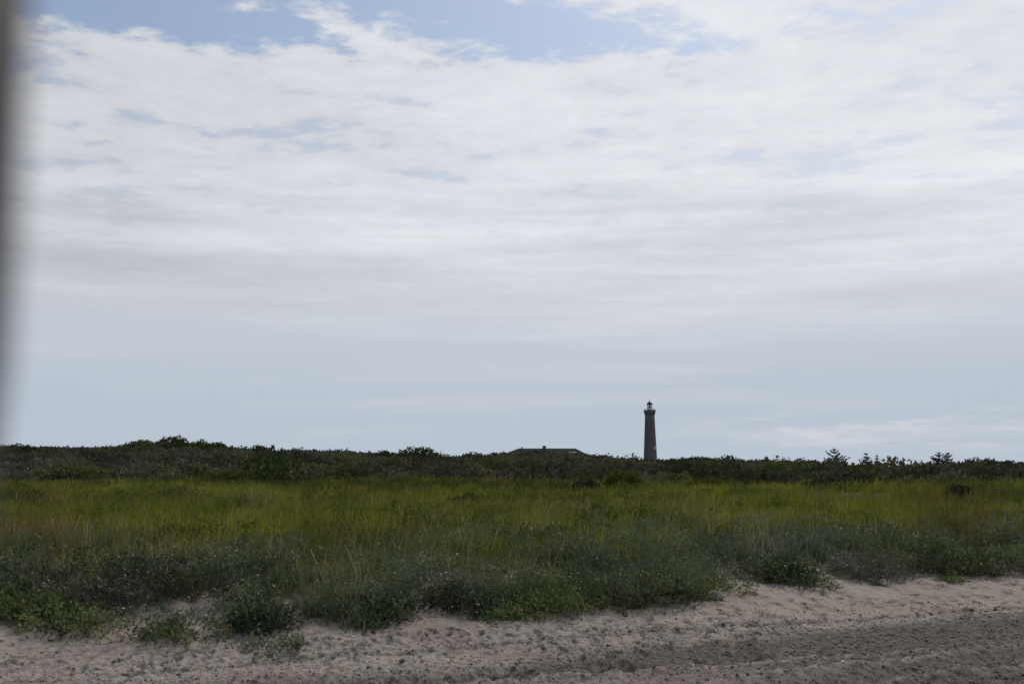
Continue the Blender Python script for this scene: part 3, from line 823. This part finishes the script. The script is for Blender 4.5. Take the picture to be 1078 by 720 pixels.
# ------------------------------------------------------------------ house on the ridge
def house():
    Y = 300.0; k = Y / F
    xm = lambda px: ray(px, 475)[0] * Y
    zm = lambda py: at_dist(539, py, Y)[2]
    x0 = xm(572); z0 = hz(x0, Y) - .2
    e = empty('house', (x0, Y, z0), 'long low house with a dark hipped roof and one chimney behind the scrub', 'house')
    zr, ze = zm(471.9) - z0, zm(478.6) - z0
    L, Rr, rl, rr = xm(529) - x0, xm(617) - x0, xm(546) - x0, xm(606) - x0
    hw = 5.6
    roof = MB()
    roof.add([(L, -hw, ze), (Rr, -hw, ze), (Rr, hw, ze), (L, hw, ze), (rl, 0, zr), (rr, 0, zr), (L, -hw, ze - .25), (Rr, -hw, ze - .25), (Rr, hw, ze - .25), (L, hw, ze - .25)],
             [(0, 1, 5, 4), (1, 2, 5), (2, 3, 4, 5), (3, 0, 4), (6, 7, 1, 0), (7, 8, 2, 1), (8, 9, 3, 2), (9, 6, 0, 3), (9, 8, 7, 6)])
    rf = roof.build('roof', M['roof'], e)
    w = MB(); w.box(L + .7, Rr - .7, -hw + .7, hw - .7, -.4, ze - .253); w.build('wall', M['housewall'], e)
    c = MB(); cx = xm(573) - x0; c.box(cx - .42, cx + .42, -.45, .45, zr - 1.2, zm(469.2) - z0 - .15); c.box(cx - .5, cx + .5, -.53, .53, zm(469.2) - z0 - .148, zm(469.2) - z0)
    c.build('chimney', M['chimney'], rf)
    v = MB(); vx = xm(549.5) - x0; v.lathe([(.18, zr - .5), (.18, zr + .25), (.3, zr + .27), (.3, zr + .36)], 12, (vx, -.3)); v.build('vent_pipe', M['metal'], rf)
    d = MB(); dx = xm(602) - x0; dz = zm(476.8) - z0; fy = -hw * (zr - dz) / (zr - ze)
    d.box(dx - 1.0, dx + 1.0, fy - .22, fy + .35, dz - .32, dz + .26); d.build('dormer', M['white'], rf)
    for q in (-9.5, -6, -2.5, 1.5, 5, 8.5):
        f = MB(); f.box(q - .7, q + .7, -hw + .62, -hw + .698, ze - 2.0, ze - .8); fr = f.build('window', M['white'], e)
        g = MB(); g.box(q - .58, q + .58, -hw + .60, -hw + .618, ze - 1.88, ze - .92); g.build('pane', M['darkglass'], fr)
house()

# ------------------------------------------------------------------ conifers behind the ridge
def conifer(px, ptop, Y, wpx, label, seed, whorls=9, lean=.0, sparse=1.0):
    r = np.random.default_rng(seed)
    x, _, zt = at_dist(px, ptop, Y); z0 = hz(x, Y)
    H = zt - z0; W = wpx * Y / F / 2
    e = empty('conifer', (x, Y, z0), label, 'tree', 'conifers along the skyline')
    tr = MB(); tr.tube([(0, 0, -.3), (lean * .3, 0, H * .5), (lean, 0, H * .97)], [.17, .11, .02], 8)
    f = Veg()
    for k in range(whorls):
        t = k / (whorls - 1); zz = H * (.18 + .74 * t) + r.uniform(-.1, .1)
        cx = lean * t
        nb = 9 if t < .75 else 6
        for b in range(nb):
            if r.uniform() < .14: continue
            a = 2 * math.pi * (b + r.uniform(-.35, .35)) / nb
            L = W * (1.0 - t) ** .72 * r.uniform(.45, 1.25) + .22
            up = .12 + .35 * t + r.uniform(-.15, .25)
            p0 = np.array([cx, 0, zz]); p1 = p0 + np.array([math.cos(a) * L, math.sin(a) * L, L * up])
            pm = p0 + (p1 - p0) * .55 + np.array([0, 0, -.08 * L])
            tr.tube([tuple(p0), tuple(pm), tuple(p1)], [.045, .03, .01], 5)
            n = int(62 * sparse * L)
            s = r.uniform(.1, 1.02, n)
            c = p0 + (p1 - p0) * s[:, None] + r.normal(0, 1, (n, 3)) * np.array([.11, .11, .06]) * (1.15 - .7 * s)[:, None]
            c[:, 2] -= .08 * L * np.sin(np.pi * s)
            d = (p1 - p0) / np.linalg.norm(p1 - p0) + r.normal(0, .5, (n, 3)); d[:, 2] += .2; d /= np.linalg.norm(d, axis=1)[:, None]
            f.leaves(c, d, r.uniform(.16, .34, n), r.uniform(.06, .11, n), r.uniform(0, 1, n))
    nt = 40; q = r.uniform(0, 1, nt)
    f.leaves(np.stack([lean + r.normal(0, .05, nt), r.normal(0, .05, nt), H * .84 + (H * .14) * q], 1), np.tile([0, 0, 1.0], (nt, 1)) + r.normal(0, .45, (nt, 3)) * (1 - .7 * q)[:, None], r.uniform(.12, .3, nt), np.full(nt, .07), r.uniform(0, 1, nt))
    tr.build('trunk', M['bark'], e); f.build('crown', M['needle'], e)
conifer(877.5, 471.6, 215, 38, 'broad dark conifer with layered branches standing alone on the skyline', 1, 10, .1)
conifer(911.5, 476.4, 222, 17, 'small dark conifer to the right of the broad lone one', 2, 9)
conifer(923.0, 478.0, 224, 10, 'smallest thin conifer, pale and sparse, next to the small dark one', 3, 8, 0, .5)
conifer(987.0, 475.6, 205, 40, 'wide ragged conifer leaning over the scrub, left of its slim neighbour', 4, 10, .2)
conifer(998.0, 476.0, 208, 19, 'slim pointed conifer close to the right of the wide ragged one', 5, 9)

# ------------------------------------------------------------------ dark post on the left, standing in for a blurred vehicle window frame
def post():
    d = .25
    xt = -(CX + 6) / F * d
    b = MB(); R = .030
    xa = xt - R
    b.tube([(xa - .030, d, -.25), (xa - .010, d, 1.2), (xa - .0060, d, 2.15), (xa - .0040, d, 2.19), (xa - .0020, d, 2.210), (xa, d, 2.230), (xa + .002, d, 2.6)], [R] * 7, 24)
    o = b.build('post', M['post'], None, True)
    tag(o, 'dark upright post very close on the left, standing in for a blurred vehicle window frame', 'post')
post()

# ------------------------------------------------------------------ sky
SUN_AZ, SUN_EL = rad(24), rad(47)
def world():
    w = bpy.data.worlds.new('World'); S.world = w; w.use_nodes = True
    t = NT(w.node_tree)
    for nd in list(t.n): t.n.remove(nd)
    out = t.new('ShaderNodeOutputWorld'); bg = t.new('ShaderNodeBackground'); bg.inputs[1].default_value = .1
    sky = t.new('ShaderNodeTexSky', sky_type='NISHITA'); sky.sun_disc = False
    sky.sun_elevation = SUN_EL; sky.sun_rotation = SUN_AZ; sky.air_density = 1.0; sky.dust_density = 1.5; sky.ozone_density = 1.5
    g = t.new('ShaderNodeTexCoord').outputs['Generated']
    sp = t.new('ShaderNodeSeparateXYZ'); t.l.new(g, sp.inputs[0]); X, Y, Z = sp.outputs
    hor = t.m('SQRT', t.m('ADD', t.m('MULTIPLY', X, X), t.m('MULTIPLY', Y, Y)))
    T = t.m('DIVIDE', Z, t.m('MAXIMUM', hor, .001))            # tangent of the elevation
    Zc = t.m('MAXIMUM', Z, .012)
    cb = t.new('ShaderNodeCombineXYZ'); t.l.new(t.m('DIVIDE', X, Zc), cb.inputs[0]); t.l.new(t.m('DIVIDE', Y, Zc), cb.inputs[1]); cb.inputs[2].default_value = 3.1
    P = cb.outputs[0]
    az = t.m('ARCTAN2', X, Y)                                   # right positive
    n1 = t.noise(P, 3.4, 3.5, .5, .25)                          # cloud cells
    n2 = t.noise(P, .75, 3, .5)                                 # broad light and dark areas
    n3 = t.noise(P, 9.5, 5, .58, .15)                           # puffs
    cb2 = t.new('ShaderNodeCombineXYZ'); t.l.new(t.m('MULTIPLY', az, 2.2), cb2.inputs[0]); t.l.new(t.m('MULTIPLY', T, 34), cb2.inputs[1]); cb2.inputs[2].default_value = 1.7
    n4 = t.noise(cb2.outputs[0], 1.0, 5, .55, .3)               # long thin streaks low down
    # coverage of the deck
    bias = t.m('ADD', t.ss(T, .340, .415, .32, -.022), t.ss(T, .50, .75, 0, -.1))
    bias = t.m('ADD', bias, t.ss(az, .16, .40, 0, .18))
    bias = t.m('ADD', bias, t.m('MULTIPLY', t.ss(az, -.08, -.30, 0, -.075), t.ss(T, .33, .375)))
    cov = t.m('ADD', t.m('ADD', t.m('MULTIPLY', n1, .55), t.m('MULTIPLY', n3, .50)), t.m('ADD', bias, .008))
    cov = t.ss(cov, .50, .64)
    # deck brightness
    glow = t.m('ADD', t.ss(az, -.50, .12, -.105, .04), t.ss(T, .12, .30, -.03, .03))
    sh = t.m('ADD', t.m('MULTIPLY', t.m('SUBTRACT', n1, .5), .30), t.m('MULTIPLY', t.m('SUBTRACT', n3, .5), .30))
    sh = t.m('ADD', sh, t.m('MULTIPLY', t.m('SUBTRACT', n2, .5), .42))
    sh = t.m('ADD', sh, t.m('MULTIPLY', t.m('MULTIPLY', t.m('SUBTRACT', n4, .5), 1.1), t.ss(T, .34, .2)))
    val = t.m('ADD', t.m('ADD', .675, glow), t.m('MULTIPLY', sh, t.ss(T, .10, .36, .25, .62)))
    # thinner, bluer where the deck is thin
    white = t.new('ShaderNodeCombineColor')
    t.l.new(t.m('MULTIPLY', val, 9.8), white.inputs[0]); t.l.new(t.m('MULTIPLY', t.m('ADD', val, .014), 9.9), white.inputs[1]); t.l.new(t.m('MULTIPLY', t.m('ADD', val, .050), 10.0), white.inputs[2])
    skycol = t.mix(1.0, sky.outputs[0], (.86, .92, .96), 'MULTIPLY')
    skycol = t.mix(.14, skycol, (5.6, 5.8, 6.2))
    thin = t.m('MULTIPLY', t.ss(t.m('ADD', t.m('MULTIPLY', n1, .6), t.m('MULTIPLY', n3, .4)), .47, .36), t.ss(T, .18, .32, 0, .50))
    col = t.mix(cov, skycol, t.mix(thin, white.outputs[0], skycol))
    # low haze band
    hz_c = t.mix(t.ss(T, .05, .16), (4.75, 5.45, 6.3), (5.6, 6.05, 6.8))
    hz_c = t.mix(t.m('MULTIPLY', t.ss(n4, .52, .70), .35), hz_c, (6.2, 6.45, 6.9))
    hf = t.ss(t.m('ADD', T, t.m('MULTIPLY', t.m('SUBTRACT', n4, .5), .10)), .105, .190, 1.0, 0.0)
    hf = t.m('MULTIPLY', hf, .95)
    col = t.mix(hf, col, hz_c)
    # a few low cumulus just above the horizon, to the right
    lowc = t.m('MULTIPLY', t.ss(T, .014, .034), t.ss(T, .062, .044))
    lowc = t.m('MULTIPLY', lowc, t.ss(az, .10, .30))
    cb3 = t.new('ShaderNodeCombineXYZ'); t.l.new(t.m('MULTIPLY', az, 16), cb3.inputs[0]); t.l.new(t.m('MULTIPLY', T, 95), cb3.inputs[1]); cb3.inputs[2].default_value = 8.3
    lowc = t.m('MULTIPLY', lowc, t.ss(t.noise(cb3.outputs[0], 1.0, 5, .55), .47, .68))
    col = t.mix(t.m('MULTIPLY', lowc, .75), col, (6.6, 6.7, 7.1))
    t.l.new(col, bg.inputs[0]); t.l.new(bg.outputs[0], out.inputs[0])
world()

sd = Vector((math.sin(SUN_AZ) * math.cos(SUN_EL), math.cos(SUN_AZ) * math.cos(SUN_EL), math.sin(SUN_EL)))
L = bpy.data.lights.new('sun', 'SUN'); L.energy = 2.4; L.angle = rad(10); L.color = (1, .90, .76)
lo = bpy.data.objects.new('sun', L); C.objects.link(lo); lo.location = (20, 30, 60); lo.rotation_euler = sd.to_track_quat('Z', 'Y').to_euler()

# ------------------------------------------------------------------ camera
cam = bpy.data.cameras.new('camera'); co = bpy.data.objects.new('camera', cam); C.objects.link(co)
co.location = EYE; co.rotation_euler = (math.pi / 2 + PITCH, 0, 0)
cam.sensor_width = 36; cam.lens = 36 * F / 1078; cam.clip_start = .02; cam.clip_end = 20000
cam.dof.use_dof = True; cam.dof.focus_distance = 70; cam.dof.aperture_fstop = cam.lens / 1000 / .0130
S.camera = co
S.view_settings.view_transform = 'Standard'; S.view_settings.look = 'None'
S.view_settings.exposure = 0; S.view_settings.gamma = 1; S.view_settings.use_curve_mapping = False
S.render.engine = 'CYCLES'
S.cycles.max_bounces = 6; S.cycles.diffuse_bounces = 3; S.cycles.transparent_max_bounces = 8
S.cycles.use_denoising = True
